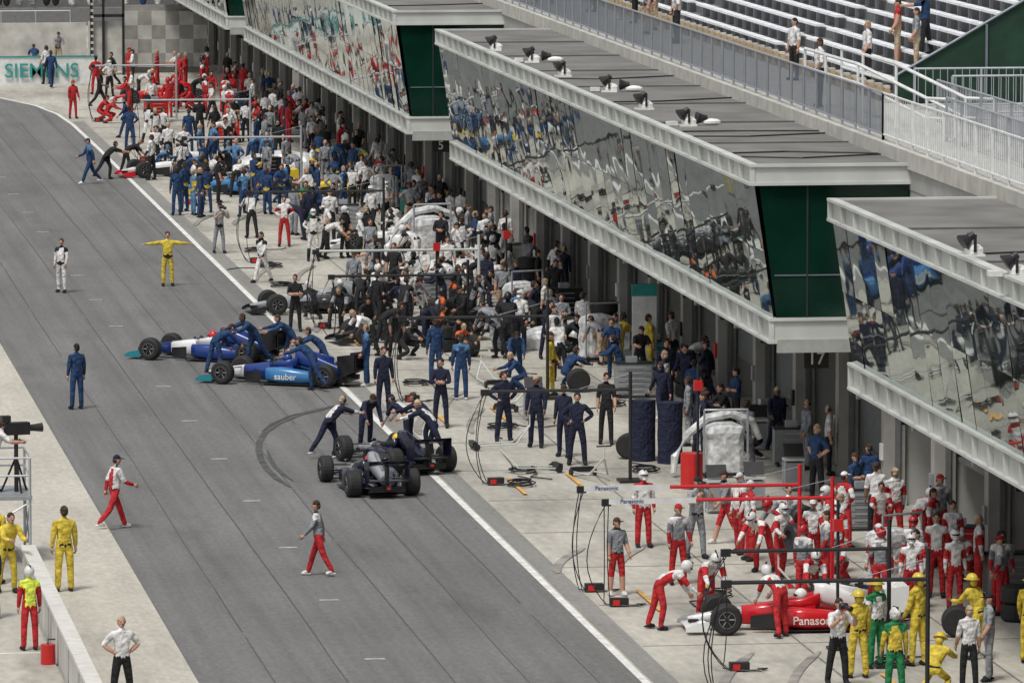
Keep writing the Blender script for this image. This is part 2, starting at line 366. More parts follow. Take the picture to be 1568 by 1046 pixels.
def limb(s,sw,ab):
    sw,ab=rad(sw),rad(ab);return V((s*math.sin(ab),math.cos(ab)*math.sin(sw),-math.cos(ab)*math.cos(sw)))
PM={}
def person_mesh(pose,head,lod=2):
    key=(pose,head,lod)
    if key in PM: return PM[key]
    P=POSES[pose];g=P.get
    l=rad(g('lean',0));t1=V((0,math.sin(l*.8),math.cos(l*.8)));t2=V((0,math.sin(l*1.15),math.cos(l*1.15)))
    p=V((0,0,0));J={}
    J['pel']=p;J['spi']=p+t1*.2;J['che']=J['spi']+t2*.22;J['nb']=J['che']+t2*.12;
    hp=l*.9+rad(g('hp',0));hd=V((0,math.sin(hp),math.cos(hp)));J['nt']=J['nb']+(t2+hd)*.5*.09
    for s,n,a,lg in ((-1,'l',g('la',(0,9,10,4)),g('ll',(0,4,0))),(1,'r',g('ra',(0,9,10,4)),g('rl',(0,4,0)))):
        J[n+'sh']=J['che']+t2*.06+V((s*.172,0,0));J[n+'el']=J[n+'sh']+limb(s,a[0],a[1])*.285;fd=limb(s,a[0]+a[2],a[3]);J[n+'wr']=J[n+'el']+fd*.255;J[n+'fd']=fd
        J[n+'hi']=p+V((s*.09,0,-.03));J[n+'kn']=J[n+'hi']+limb(s,lg[0],lg[1])*.43;J[n+'an']=J[n+'kn']+limb(s,lg[0]-lg[2],lg[1]*.4)*.43
        J[n+'to']=J[n+'an']+V((s*.03,.17,-.045))
    dz=.075-min(J['lan'].z,J['ran'].z)
    for k in J:
        if k not in('lfd','rfd'): J[k]=J[k]+V((0,0,dz))
    names=['pel','spi','che','nb','nt','lsh','lel','lwr','rsh','rel','rwr','lhi','lkn','lan','lto','rhi','rkn','ran','rto']
    rr=dict(pel=.14,spi=.13,che=.14,nb=.07,nt=.052,sh=.08,el=.06,wr=.040,hi=.1,kn=.075,an=.062,to=.04)
    E=[('pel','spi'),('spi','che'),('che','nb'),('nb','nt')]
    for n in 'lr': E+=[('che',n+'sh'),(n+'sh',n+'el'),(n+'el',n+'wr'),('pel',n+'hi'),(n+'hi',n+'kn'),(n+'kn',n+'an'),(n+'an',n+'to')]
    ix={n:i for i,n in enumerate(names)}
    me=bpy.data.meshes.new('sk');me.from_pydata([J[n] for n in names],[(ix[a],ix[c]) for a,c in E],[])
    o=bpy.data.objects.new('sk',me);sc.collection.objects.link(o)
    sm=o.modifiers.new('s','SKIN');sm.use_smooth_shade=True
    for n in names:
        d=me.skin_vertices[0].data[ix[n]];r=rr[n if n in rr else n[1:]];d.radius=(r,r);d.use_root=(n=='pel')
    su=o.modifiers.new('u','SUBSURF');su.levels=lod
    dg=bpy.context.evaluated_depsgraph_get();ev=o.evaluated_get(dg);m2=ev.to_mesh()
    vs=[v.co.copy() for v in m2.vertices];fs=[tuple(q.vertices) for q in m2.polygons];cs=[q.center.copy() for q in m2.polygons]
    ev.to_mesh_clear();bpy.data.objects.remove(o);bpy.data.meshes.remove(me)
    # slots: 0 skin 1 head 2 torso 3 yoke 4 sleeve 5 forearm 6 thigh 7 shin 8 shoe 9 dark 10 belt
    seg=[('pel','spi',2),('spi','che',2),('che','nb',3),('nb','nt',0)]
    for n in 'lr': seg+=[(n+'sh',n+'el',4),(n+'el',n+'wr',5),(n+'hi',n+'kn',6),(n+'kn',n+'an',7),(n+'an',n+'to',8),('che',n+'sh',3)]
    b=MB();lab=[]
    for c in cs:
        best=(9,0,0)
        for a,d,k in seg:
            A,D=J[a],J[d];u=D-A;t=max(0,min(1,(c-A).dot(u)/u.dot(u)));dist=(c-(A+u*t)).length-{2:.1,3:.07,6:.05}.get(k,.03)
            if dist<best[0]: best=(dist,k,t)
        k=best[1]
        hgt=(c-J['pel']).dot(t1)
        if k==2 and hgt<.0: k=6
        elif k==2 and hgt<.05: k=10
        elif k==2 and abs(c.x)>.105: k=4
        lab.append(k)
    b.v=[tuple(v) for v in vs];b.f=[list(q) for q in fs];b.m=lab
    for n in 'lr': b.ell(J[n+'an']+V((0,.045,-.042)),(.048,.135,.034),8,seg=8,ring=4)
    for s,n in ((-1,'l'),(1,'r')):
        d=J[n+'fd'].normalized();wv=d.cross(V((s,0,0)))
        wv=V((0,1,0)) if wv.length<.35 else wv.normalized()
        wv=(wv-d*wv.dot(d)).normalized()
        if wv.y<0 or (abs(wv.y)<.2 and wv.z<0): wv=-wv
        cv=wv.cross(d);cv=cv if cv.x*s<0 else -cv
        W=J[n+'wr']
        rs=[]
        for t,hw,ht in ((-.01,.026,.022),(.03,.038,.018),(.085,.042,.014)):
            q=W+d*t;rs.append([q+wv*hw+cv*ht,q-wv*hw+cv*ht,q-wv*hw-cv*ht,q+wv*hw-cv*ht])
        b.rings(rs,0)
        for i,L in enumerate((.07,.08,.074,.058)):
            q=W+d*.08+wv*(1.5-i)*.021;a=q+(d*.93+cv*.3).normalized()*L*.5;e=a+(d*.6+cv*.8).normalized()*L*.5
            b.tube([q,a,e],[.0095,.009,.007],0,4)
        q=W+d*.025+wv*.032;b.tube([q,q+(d*.6+wv*.7).normalized()*.035,q+(d*.6+wv*.7).normalized()*.035+(d*.9+wv*.1+cv*.3).normalized()*.03],[.012,.011,.008],0,4)
    HM=Matrix.Translation(J['nt']+hd*.085)@Matrix.Rotation(rad(g('hy',0)),4,'Z')@Matrix.Rotation(-hp,4,'X')
    b.ell((0,0,0),(.074,.092,.112),0,HM,12,9)
    b.ell((0,.03,-.065),(.052,.058,.05),0,HM,8,5)
    b.tube([(0,.085,.02),(0,.112,-.015),(0,.09,-.025)],[.008,.015,.012],0,5,HM)
    for s in (-1,1):
        b.ell((s*.03,.083,.012),(.014,.008,.008),9,HM,6,3);b.ell((s*.076,0,-.005),(.012,.022,.032),0,HM,6,4)
    b.ell((0,.084,-.052),(.024,.008,.006),9,HM,6,3)
    if head=='hair':
        b.ell((0,-.012,.018),(.083,.097,.108),1,HM,12,6,.05,1);b.ell((0,-.045,-.015),(.076,.066,.085),1,HM,10,6)
    elif head=='cap':
        b.ell((0,-.005,.025),(.086,.1,.1),1,HM,12,5,.08,1);b.box(-.06,.06,.07,.17,.03,.045,1,HM);b.ell((0,-.045,-.02),(.074,.062,.07),9,HM,10,5)
    elif head=='helmet':
        b.ell((0,-.005,.015),(.112,.132,.128),1,HM,14,9);b.ell((0,.035,.02),(.104,.108,.05),9,HM,12,4)
        b.box(-.05,.05,.09,.13,-.1,-.045,1,HM);b.box(-.012,.012,-.13,.08,.12,.15,9,HM)
    elif head=='hat':
        b.ell((0,-.01,.02),(.12,.14,.135),1,HM,14,6,.0,1);b.rings([[(.15*math.cos(a),.18*math.sin(a),z) for a in [k*math.pi/7 for k in range(14)]] for z in (.02,.035)],1,HM);b.ell((0,-.06,-.04),(.09,.075,.09),1,HM,10,5)
    elif head=='phones':
        b.ell((0,-.012,.018),(.083,.097,.108),1,HM,12,6,.05,1);b.ell((0,-.045,-.015),(.076,.066,.085),1,HM,10,6)
        for s in (-1,1): b.ell((s*.09,0,0),(.03,.045,.05),9,HM,8,5)
        b.tube([(-.095,0,.03),(-.06,0,.12),(.06,0,.12),(.095,0,.03)],.014,9,5,HM)
    if g('cam'):
        M=HM@Matrix.Translation((0,.17,-.02));b.box(-.075,.075,-.05,.05,-.05,.06,9,M);b.rev([(0,.04),(.06,.045),(.2,.05),(.28,.06)],(0,0,0),9,10,M@Matrix.Rotation(rad(90),4,'Z'))
    if g('wheel'):
        c=(J['lwr']+J['rwr'])/2+V((0,.2,-.05));h=.17
        b.rev([(-h+.06,.02),(-h+.06,.17),(-h,.18),(-h,.28),(-h+.05,.33),(h-.05,.33),(h,.28),(h,.18),(h-.06,.17),(h-.06,.02)],c,9,18)
    me=b.mesh('person_'+pose,True)
    for i in range(11): me.materials.append(SKIN)
    PM[key]=me;return me
OUT={ # torso yoke sleeve forearm thigh shin shoe belt head
'toy':'w w r w r r k r w','toy2':'g w g r r r k r r','toyw':'w r w r r r k w w','ferrari':'r r r r r r k r r','ferrari2':'r w r r r r k k k',
'sauber':'b b b b b b k b h','sauber2':'b l b b b b w b b','redbull':'n n n n n n k n h','redbull2':'w n n w n n w n n','ren':'l l b l b b k b l','ren2':'b l l b b b k k l','ren3':'l l y l l l k y l','ren4':'b b b b b b k y y',
'bar':'w w w k k k k k h','bar2':'w k w w w k k k w','mcl':'k k k k k k k k k','mcl2':'k k g k k k k k h','min':'k o k k k k k k k','yel':'y y y y y y k k h','fire':'y y y y y y k k y','jor':'y e y y e e k k h',
'grn':'w e w w e e k k y','civ':'w w w s k k k k h','civ2':'g g g s t t k k h','civ3':'b b b s k k k k h','civ4':'w w s s k k k k h','civ5':'r r s s t s w k h','rshort':'g g g s r s w k h','grred':'g w g g r r w r h','marsh':'f f r r r r k f w','marsh2':'f w b b b b k w h','pho':'c c g s g g k k k','str':'w k w w w w k k h','redw':'r w w r r r w k n','blk':'k k k s k k k k h','cam':'w w w s k k k k h','grey':'g g g g g g k k h'}
def person(x,y,face,outfit,pose='relaxed',head=None,name='pit_crew_member',z=.012,s=None,lod=None):
    o=OUT[outfit].split();head=head or rnd.choice(['hair','cap','phones','hair'])
    me=person_mesh(pose,head,lod or (2 if y<205 else 1))
    ob=bpy.data.objects.new(name,me);sc.collection.objects.link(ob);ob.location=(x,y,z);ob.rotation_euler=(0,0,rad(face))
    s=s or rnd.uniform(.95,1.05);ob.scale=(s*rnd.uniform(.95,1.08),s,s)
    skin=SKIN2 if rnd.random()<.08 else SKIN
    hc=HEL.get(o[8],CL['w']) if head in('helmet','hat') else CL[o[8] if head=='cap' else rnd.choice('hhkt')]
    q=lambda k: skin if k=='s' else CL[k]
    mats=[skin,hc]+[q(o[i]) for i in range(7)]+[BLACK,q(o[7])]
    for i,mm in enumerate(mats[:len(ob.material_slots)]):
        ob.material_slots[i].link='OBJECT';ob.material_slots[i].material=mm
    PLACED.append((x,y));return ob
PLACED=[];BLOCK=[]
def crowd(x0,x1,y0,y1,n,outs,poses='relaxed stand hips walk crossed work bend crouch stride relaxed stand',heads=None,face=None,md=.6):
    k=0;tr=0
    while k<n and tr<n*30:
        tr+=1;x,y=rnd.uniform(x0,x1),rnd.uniform(y0,y1)
        if any(abs(x-a)<md and abs(y-c)<md for a,c in PLACED): continue
        if any(a<x<c and d<y<e for a,c,d,e in BLOCK): continue
        person(x,y,(face+rnd.uniform(-60,60)) if face is not None else rnd.uniform(0,360),rnd.choice(outs.split()),rnd.choice(poses.split()),rnd.choice(heads.split()) if heads else None,lod=1 if y>165 else 2);k+=1
def blk(x,y,rx,ry): BLOCK.append((x-rx,x+rx,y-ry,y+ry))
# ---------------------------------------------------------------- cars
def sect(y,xc,hw,z0,z1,c=.3,n=14):
    e=.62;out=[];zc=(z0+z1)/2;hz=(z1-z0)/2
    for j in range(n):
        a=-math.pi/2+2*math.pi*(j+.5)/n;ca,sa=math.cos(a),math.sin(a)
        out.append((xc+hw*math.copysign(abs(ca)**e,ca),y,zc+hz*math.copysign(abs(sa)**e,sa)))
    return out
def wheel(b,x,y,wd,r=.33):
    s=1 if x>0 else -1;h=wd/2
    b.rev([(-h,.18),(-h,r*.82),(-h+.03,r*.95),(-h+.07,r),(h-.07,r),(h-.03,r*.95),(h,r*.82),(h,.18),(h-.06,.175),(h-.06,.02)] if s>0 else [(-h+.06,.02),(-h+.06,.175),(-h,.18),(-h,r*.82),(-h+.03,r*.95),(-h+.07,r),(h-.07,r),(h-.03,r*.95),(h,r*.82),(h,.18)],(x,y,r),TYRE,24)
    b.rev([(s*(h-.055),.17),(s*(h-.05),.165),(s*(h-.045),.02)],(x,y,r),CARB,16)
    b.rings([[(x+s*(h+.002),y+q*math.cos(2*math.pi*j/20),r+q*math.sin(2*math.pi*j/20)) for j in range(20)] for q in (.18,.165)],RIM,cap=False)
    for k in range(6):
        a=k*math.pi/3;b.tube([(x+s*(h-.03),y,r),(x+s*(h-.02),y+.17*math.cos(a),r+.17*math.sin(a))],.016,RIM,4)
    b.rev([(s*(h-.03)-.02,.05),(s*(h-.03)+.02,.04)],(x,y,r),BLACK,8)
def race_car(x,y,rz,c1,c2,c3,c4,helm=None,label=None,z=.012,nose=None,rw=None):
    nose=nose or c1;rw=rw or c4
    E=empty('formula_race_car',(x,y,z),rad(rz))
    b=MB()
    b.rings([sect(2.32,0,.05,.24,.30),sect(2.15,0,.09,.2,.33),sect(1.7,0,.13,.17,.42),sect(1.2,0,.17,.13,.50)],nose)
    b.rings([sect(1.199,0,.17,.13,.50),sect(.7,0,.22,.09,.57),sect(.45,0,.26,.08,.6),sect(.1,0,.31,.06,.6),sect(-.35,0,.33,.06,.62)],c1)
    for s in (-1,1): b.rings([sect(.35,s*.24,.05,.5,.61),sect(-.1,s*.24,.07,.5,.68),sect(-.45,s*.18,.1,.5,.78)],c1)
    b.obj('monocoque',parent=E,smooth=True)
    b=MB()
    b.rings([[(.19*math.cos(a)*(1.1 if math.sin(a)<0 else .8),.02+.42*math.sin(a),zz) for a in [k*math.pi/7 for k in range(14)]] for zz in (.59,.622)],BLACK)
    b.tube([(-.12,.3,.64),(0,.32,.68),(.12,.3,.64)],.02,BLACK,5)
    b.obj('cockpit',parent=E)
    b=MB()
    b.rings([sect(-.36,0,.13,.58,.97),sect(-.6,0,.15,.5,.96),sect(-1.1,0,.12,.4,.76),sect(-1.6,0,.09,.3,.56),sect(-2.0,0,.06,.26,.42)],c3)
    b.ell((0,-.355,.86),(.09,.012,.075),BLACK,seg=12,ring=6)
    b.rings([sect(-.7,0,.015,.88,.98),sect(-1.5,0,.012,.5,.80)],c3)
    b.obj('engine_cover',parent=E,smooth=True)
    b=MB()
    for s in (-1,1):
        b.rings([sect(.32,s*.52,.17,.14,.50),sect(-.1,s*.5,.2,.07,.52),sect(-.6,s*.46,.21,.06,.46),sect(-1.1,s*.33,.18,.07,.36),sect(-1.6,s*.18,.1,.1,.28)],c2)
        b.ell((s*.52,.322,.32),(.14,.012,.14),BLACK,seg=12,ring=6)
        b.tube([(s*.3,.25,.62),(s*.48,.3,.66)],.012,BLACK,4);b.ell((s*.5,.28,.68),(.08,.04,.045),c2,seg=8,ring=5)
        b.rings([sect(-.9,s*.42,.02,.34,.50),sect(-1.1,s*.4,.02,.34,.56)],c2)
        b.quad([(s*.60,.5,.08),(s*.45,1.05,.1),(s*.45,1.05,.36),(s*.60,.5,.42)],CARB)
    b.obj('sidepods',parent=E,smooth=True)
    b=MB();b.box(-.7,.7,-1.2,.5,.045,.07,CARB);b.box(-.3,.3,-1.7,-1.2,.045,.07,CARB);b.obj('floor',parent=E)
    b=MB()
    b.rings([[(-.7,2.05,.13),(-.7,2.42,.09),(-.7,2.42,.105),(-.7,2.05,.16)],[(-.25,2.05,.17),(-.25,2.42,.13),(-.25,2.42,.145),(-.25,2.05,.2)],[(.25,2.05,.17),(.25,2.42,.13),(.25,2.42,.145),(.25,2.05,.2)],[(.7,2.05,.13),(.7,2.42,.09),(.7,2.42,.105),(.7,2.05,.16)]],c4)
    for s in (-1,1):
        b.add([(s*.71,1.95,.06),(s*.71,2.45,.06),(s*.71,2.45,.14),(s*.71,2.3,.22),(s*.71,1.95,.28),(s*.722,1.95,.06),(s*.722,2.45,.06),(s*.722,2.45,.14),(s*.722,2.3,.22),(s*.722,1.95,.28)],[(0,1,2,3,4),(9,8,7,6,5),(0,5,6,1),(1,6,7,2),(2,7,8,3),(3,8,9,4),(4,9,5,0)],c4)
        b.quad([(s*.16,2.02,.24),(s*.7,1.98,.25),(s*.7,2.12,.17),(s*.16,2.16,.2)],c4)
        b.box(s*.09-.01,s*.09+.01,2.1,2.3,.13,.25,CARB)
    for s in (-1,1):
        b.add([(s*.5,-2.3,.45),(s*.5,-1.95,.3),(s*.5,-1.8,.5),(s*.5,-1.78,.88),(s*.5,-2.3,.95),(s*.512,-2.3,.45),(s*.512,-1.95,.3),(s*.512,-1.8,.5),(s*.512,-1.78,.88),(s*.512,-2.3,.95)],[(0,1,2,3,4),(9,8,7,6,5),(0,5,6,1),(1,6,7,2),(2,7,8,3),(3,8,9,4),(4,9,5,0)],rw)
    b.rings([[(-.499,-1.85,.78),(-.499,-2.12,.84),(-.499,-2.12,.86),(-.499,-1.85,.81)],[(.499,-1.85,.78),(.499,-2.12,.84),(.499,-2.12,.86),(.499,-1.85,.81)]],rw)
    b.rings([[(-.499,-2.1,.85),(-.499,-2.28,.93),(-.499,-2.28,.945),(-.499,-2.1,.88)],[(.499,-2.1,.85),(.499,-2.28,.93),(.499,-2.28,.945),(.499,-2.1,.88)]],rw)
    b.box(-.499,.499,-2.2,-1.95,.42,.45,CARB);b.box(-.03,.03,-2.15,-1.9,.3,.8,CARB)
    b.rings([[(-.45,-2.1,.16),(.45,-2.1,.16),(.45,-2.1,.3),(-.45,-2.1,.3)],[(-.35,-1.5,.06),(.35,-1.5,.06),(.35,-1.5,.1),(-.35,-1.5,.1)]],CARB)
    b.box(-.07,.07,-2.25,-1.9,.22,.34,CARB);b.box(-.04,.04,-2.262,-2.251,.24,.3,REDP)
    b.obj('wings',parent=E)
    b=MB()
    for s in (-1,1):
        wheel(b,s*.74,1.6,.31);wheel(b,s*.72,-1.5,.37)
    b.obj('wheels',parent=E,smooth=False)
    b=MB()
    for s in (-1,1):
        for (ax,ay,az) in ((.15,1.85,.4),(.17,1.25,.45),(.13,1.8,.2),(.18,1.25,.15)): b.tube([(s*ax,ay,az),(s*.66,1.6,.42 if az>.3 else .2)],.016,CARB,4)
        for (ax,ay,az) in ((.1,-1.7,.4),(.14,-1.2,.42),(.1,-1.8,.2),(.2,-1.1,.15)): b.tube([(s*ax,ay,az),(s*.62,-1.5,.42 if az>.3 else .22)],.018,CARB,4)
    b.obj('suspension',parent=E)
    if helm:
        b=MB();b.ell((0,-.08,.72),(.125,.14,.14),helm,seg=12,ring=8);b.ell((0,-.03,.72),(.11,.12,.045),BLACK,seg=12,ring=4);b.ell((0,-.05,.56),(.2,.16,.1),CL['r'],seg=10,ring=5);b.obj('driver_helmet',parent=E,smooth=True)
    if label:
        for s in (-1,1): text(label[0],.25,label[1],(s*.735,-.3,.19),(rad(90),0,rad(90*s)),E,'sponsor_lettering')
    c,s_=abs(math.cos(rad(rz))),abs(math.sin(rad(rz)));blk(x,y,1.1*c+2.5*s_,1.1*s_+2.5*c);return E
cw=car_paint('white',(.72,.72,.71));cr=car_paint('red',(.55,.012,.02));cn=car_paint('navy',(.006,.008,.024));cb=car_paint('blue',(.012,.04,.2));ct=car_paint('turquoise',(.02,.2,.24));cs=car_paint('silver',(.3,.31,.33));ck=car_paint('black',(.012,.012,.014));cy=car_paint('yellow',(.7,.5,.03));clb=car_paint('light_blue',(.04,.18,.4))
race_car(24.5,134.0,88,cr,cr,cw,cw,mat('helmet_white',(.7,.7,.7),.2),('Panasonic',WPAINT),nose=cw)
race_car(18.3,158.8,6,cn,cn,cs,cn,cr,nose=cs,rw=cn)
race_car(19.5,163.2,17,cn,cn,cn,cn,cy,nose=cs)
race_car(18.7,182.9,62,cb,clb,cb,ct,cb,('sauber',WPAINT),nose=cw,rw=ck)
race_car(17.2,189.6,60,cw,cb,cb,ct,cr,nose=cb,rw=ck)
race_car(22.0,203.5,95,cs,ck,cs,ck)
race_car(22.3,259.8,100,cw,ck,cw,cr,rw=ck)
race_car(23.8,250.5,95,clb,clb,cb,cy)
race_car(27.6,249,100,cy,cy,cy,ck)
race_car(23.6,194,100,ck,cs,ck,ck)
race_car(27.0,226,95,cw,cw,cw,cw)
race_car(25.5,305,95,cr,cr,cr,cw)
# ---------------------------------------------------------------- equipment
def rig(x,y,rz=0,s=1.0,arch=True):
    b=MB();random.seed(int(x*7+y));rs=[]
    for i in range(9):
        t=i/8;z=1.25*t;hw=.52-.06*t+(.04 if i==7 else 0);r=[]
        for j in range(20):
            a=2*math.pi*j/20;ca,sa=math.cos(a),math.sin(a);k=1/max(abs(ca),abs(sa))**.85
            d=random.uniform(-.035,.035);r.append((hw*k*ca*(1+d),hw*.8*k*sa*(1+d),z+random.uniform(-.02,.02)))
        rs.append(r)
    rs.append([(p[0]*.5,p[1]*.5,1.35) for p in rs[-1]]);b.rings(rs,TARP)
    if arch: b.tube([(-1.3,-.2,.1),(-1.25,-.1,.5),(-.9,0,1.05),(-.4,.1,1.45),(.2,.1,1.55),(.75,.1,1.35),(.95,.1,.9)],[.07,.1,.11,.11,.11,.1,.08],TARP,8)
    for px in (-.55,.55): b.tube([(px,-.4,0),(px,-.4,1.7)],.03,METAL,5)
    b.tube([(-.55,-.4,1.7),(.55,-.4,1.7)],.03,METAL,5);b.box(-.6,.6,-.5,.5,.05,.12,BLACK)
    for px in (-.5,.5):
        for py in(-.4,.4): b.rev([(-.04,.08),(.04,.08)],(px,py,.08),BLACK,8)
    o=b.obj('refuelling_rig',(x,y,.012),rz);o.scale=(s,s,s);blk(x,y,.8,.8)
rig(27.4,160.2);rig(27.6,198.5,.4,1,False);rig(27.4,220,.2,1.2);rig(28.4,188,.3,1,False);rig(27.6,139.6,.5,1.0,False);rig(28.5,242,.2,1,False)
def covered(x,y,rz,L=3.4,W=1.5,h=.85):
    b=MB();random.seed(int(x+y*3));rs=[]
    for i in range(13):
        t=i/12;hh=h*(.35+.65*math.sin(math.pi*min(1,t*.8+.15)))*random.uniform(.93,1.07);r=[]
        for j in range(13):
            a=math.pi*j/12;r.append((-W/2*math.cos(a)*(1+random.uniform(-.05,.05)),-L/2+L*t,hh*math.sin(a)**.5+random.uniform(-.02,.02)))
        rs.append(r)
    b.rings(rs,TARP);b.obj('covered_race_car',(x,y,.012),rz,smooth=False);blk(x,y,1.4,1.2)
covered(28.2,191.5,rad(80));covered(27.2,212.5,rad(70));covered(26.5,262,rad(85))
def tyres(x,y,n=4):
    b=MB()
    for i in range(n):
        M=Matrix.Translation((rnd.uniform(-.02,.02),0,.19+.385*i))@Matrix.Rotation(rad(90),4,'Y')
        b.rev([(-.185,.18),(-.185,.27),(-.15,.32),(-.11,.33),(.11,.33),(.15,.32),(.185,.27),(.185,.18),(.12,.17),(.12,.02)],(0,0,0),TYRE,18,M);b.rev([(.125,.17),(.14,.12),(.13,.03)],(0,0,0),RIM,12,M)
    b.obj('tyre_stack',(x,y,.012));blk(x,y,.4,.4)
for x,y,n in ((29.3,134.5,2),(29.4,178,2),(29.6,194,3),(24.2,191,2),(25,199,2),(29.3,209,3),(29.3,233,3),(25.5,243,2),(29,268,3)): tyres(x,y,n)
for x,y,rz in ((25.6,137.2,20),(27.6,132.4,80),(28.2,127.0,60),(25.6,164,70),(24.9,189.5,10),(26.3,196.6,30),(26.6,179.6,90)):
    b=MB();wheel(b,.001,0,.34);b.obj('race_wheel',(x,y,.012),rad(rz));blk(x,y,.3,.3)
for x,y in ((25.9,163.6),(26.5,163.0)):   # tyre stack wrapped in black blanket
    b=MB();b.rings([[(.32*(1+.03*math.sin(k*5+z*9))*math.cos(a),.32*(1+.03*math.sin(k*5+z*9))*math.sin(a),z) for k,a in enumerate([k*math.pi/9 for k in range(18)])] for z in (0,.3,.35,.7,.74,1.1,1.15,1.5,1.55)],CL['n']);b.obj('tyre_warmer_stack',(x,y,.012));blk(x,y,.4,.4)
def cabinet(x,y,rz,mt,w_=1.0,h=.95):
    b=MB();b.box(-w_/2,w_/2,-.25,.25,.12,h,mt);b.box(-w_/2-.02,w_/2+.02,-.27,.27,h,h+.04,BLACK)
    for i in range(5): z=.17+i*(h-.2)/5;b.box(-w_/2+.04,w_/2-.04,-.265,-.251,z,z+(h-.2)/5-.03,mt);b.box(-.25,.25,-.285,-.266,z+.06,z+.08,METAL)
    for px in(-w_/2+.1,w_/2-.1):
        for py in(-.18,.18): b.rev([(-.03,.06),(.03,.06)],(px,py,.06),BLACK,8)
    b.box(-.2,.1,-.1,.1,h+.04,h+.2,METAL);b.tube([(w_/2+.02,-.2,h-.1),(w_/2+.1,-.2,h-.05),(w_/2+.1,.2,h-.05),(w_/2+.02,.2,h-.1)],.015,METAL,5)
    b.obj('tool_cabinet',(x,y,.012),rz);blk(x,y,.6,.4)
for x,y,m_ in ((29.8,142.5,REDP),(29.9,138,GREYP),(28.9,149.5,GREYP),(29.5,162,GREYP),(29.7,167,BEAM),(27.9,178,GREYP),(29.5,184,TEAL),(29.2,200,BLACK),(25.6,204,GREYP),(29.6,216,BEAM),(26,233,GREYP),(29.4,240,TEAL),(25.5,256,BLACK),(29.4,262,GREYP),(26,278,REDP),(24,291,REDP),(28,296,BLACK)): cabinet(x,y,rnd.uniform(-.4,.4),m_)
def gantry(x0,x1,y,z,mt,mtp=None,drop=True,name='pit_boom',px=None,h=None):
    b=MB();mtp=mtp or mt;px=x1 if px is None else px
    b.tube([(px,y,0),(px,y,h or z+.45)],.045,mtp,8);b.box(px-.3,px+.3,y-.3,y+.3,0,.06,mtp)
    b.tube([(x0,y,z),(px,y,z)],.04,mt,8);b.tube([(px,y,z+.4),(px-(px-x0)*.35,y,z+.03)],.008,METALD,4)
    b.box(x0-.05,x0+.15,y-.05,y+.05,z-.1,z+.05,BLACK)
    if drop:
        for k in range(3):
            a=rnd.uniform(-.6,.2);pts=[(x0+.05*k,y,z-.05)]
            for i in range(1,11):
                t=i/10;pts.append((x0+.05*k+math.sin(t*math.pi)*a*(.6+.3*k),y-.15*k*t,(z-.05)*(1-t)**1.2*(1)+.03))
            pts+= [(x0+.3+.2*k,y-.3,.03),(x0+.7,y-.5+.2*k,.03),(x0+.9,y-.1,.03)]
            b.tube(pts,.012,BLACK,5)
        b.box(x0+.1,x0+.5,y-.3,y-.1,.0,.18,BLACK);b.box(x0+.15,x0+.3,y-.33,y-.31,.03,.15,REDP)
    return b.obj(name,(0,0,.012))
gantry(20.8,25.7,140.3,2.25,cr);gantry(21.0,26.0,138.0,2.25,cr)
E=empty('boom_banner')
for xa,yy in ((20.9,140.3),(21.1,138.0)):
    b=MB();b.box(xa,xa+1.9,yy-.055,yy-.048,2.19,2.31,SIGNW);b.obj('strip',(0,0,.012),parent=E)
    text('Panasonic',.13,cb,(xa+.5,yy-.06,2.225),(rad(90),0,0),E,'lettering',.002)
gantry(21.2,24.9,159.3,2.3,BLACK);gantry(21.2,26.3,198.5,2.35,BEAM);gantry(21.3,25.5,195,1.9,BLACK)
gantry(21.0,25.0,122.7,2.6,BLACK,h=3.2);gantry(22.0,25.4,128.6,2.4,BLACK,h=3.0)
gantry(21.4,25.5,178,2.3,BLACK);gantry(21.3,26,221,2.4,BLACK);gantry(21.3,25.8,246,2.5,METAL);gantry(21.3,26,268,2.5,METAL);gantry(21.2,25,292,2.5,METAL)
for x,y in ((26.3,157.5),(24.8,197),(27.5,201),(24.8,131.0)):
    b=MB();b.tube([(0,0,0),(0,0,3.1)],.035,BLACK,6);b.box(-.2,.2,-.2,.2,0,.05,BLACK);b.box(-.1,.1,-.08,.08,2.45,2.7,REDP);b.obj('stop_light_post',(x,y,.012))
def coil(x,y,mt=BLACK,r=.35):
    b=MB();pts=[]
    for i in range(60):
        a=i*.45;rr=r*(1+.25*math.sin(i*.31));pts.append((rr*math.cos(a),rr*.8*math.sin(a),.03+.002*i))
    pts+=[(r+.3,.2,.03),(r+.8,-.1,.03),(r+1.4,.3,.03)]
    b.tube(pts,.018,mt,5);b.obj('hose_coil',(x,y,.012),rnd.uniform(0,6))
for x,y in ((22.5,161.5),(25.6,161.2),(22.1,158.8),(22.3,182),(21.6,212),(21.9,219),(23.6,139),(25.6,129),(26.9,135),(22,225),(23.3,171),(27,176)): coil(x,y,rnd.choice([BLACK,BLACK,BLACK,CL['e']]))
def jack(x,y,rz):
    b=MB();b.tube([(-.25,0,.1),(-.25,1.1,.15),(0,1.5,.6)],.025,BEAM,6);b.tube([(.25,0,.1),(.25,1.1,.15),(0,1.5,.6)],.025,BEAM,6);b.tube([(-.3,0,.1),(.3,0,.1)],.03,BEAM,6);b.box(-.3,.3,-.06,.06,.1,.22,BLACK);b.tube([(-.2,1.5,.9),(.2,1.5,.9)],.02,BLACK,5);b.tube([(0,1.5,.6),(0,1.5,.9)],.02,BEAM,5)
    for s in (-1,1): b.rev([(-.03,.09),(.03,.09)],(s*.32,.05,.09),BLACK,10)
    b.obj('car_jack',(x,y,.012),rz)
for x,y in ((23.4,161.6),(23.9,160.7),(26.5,139),(22.6,199),(24.5,181),(21.9,166.5),(23.9,175)): jack(x,y,rnd.uniform(0,6))
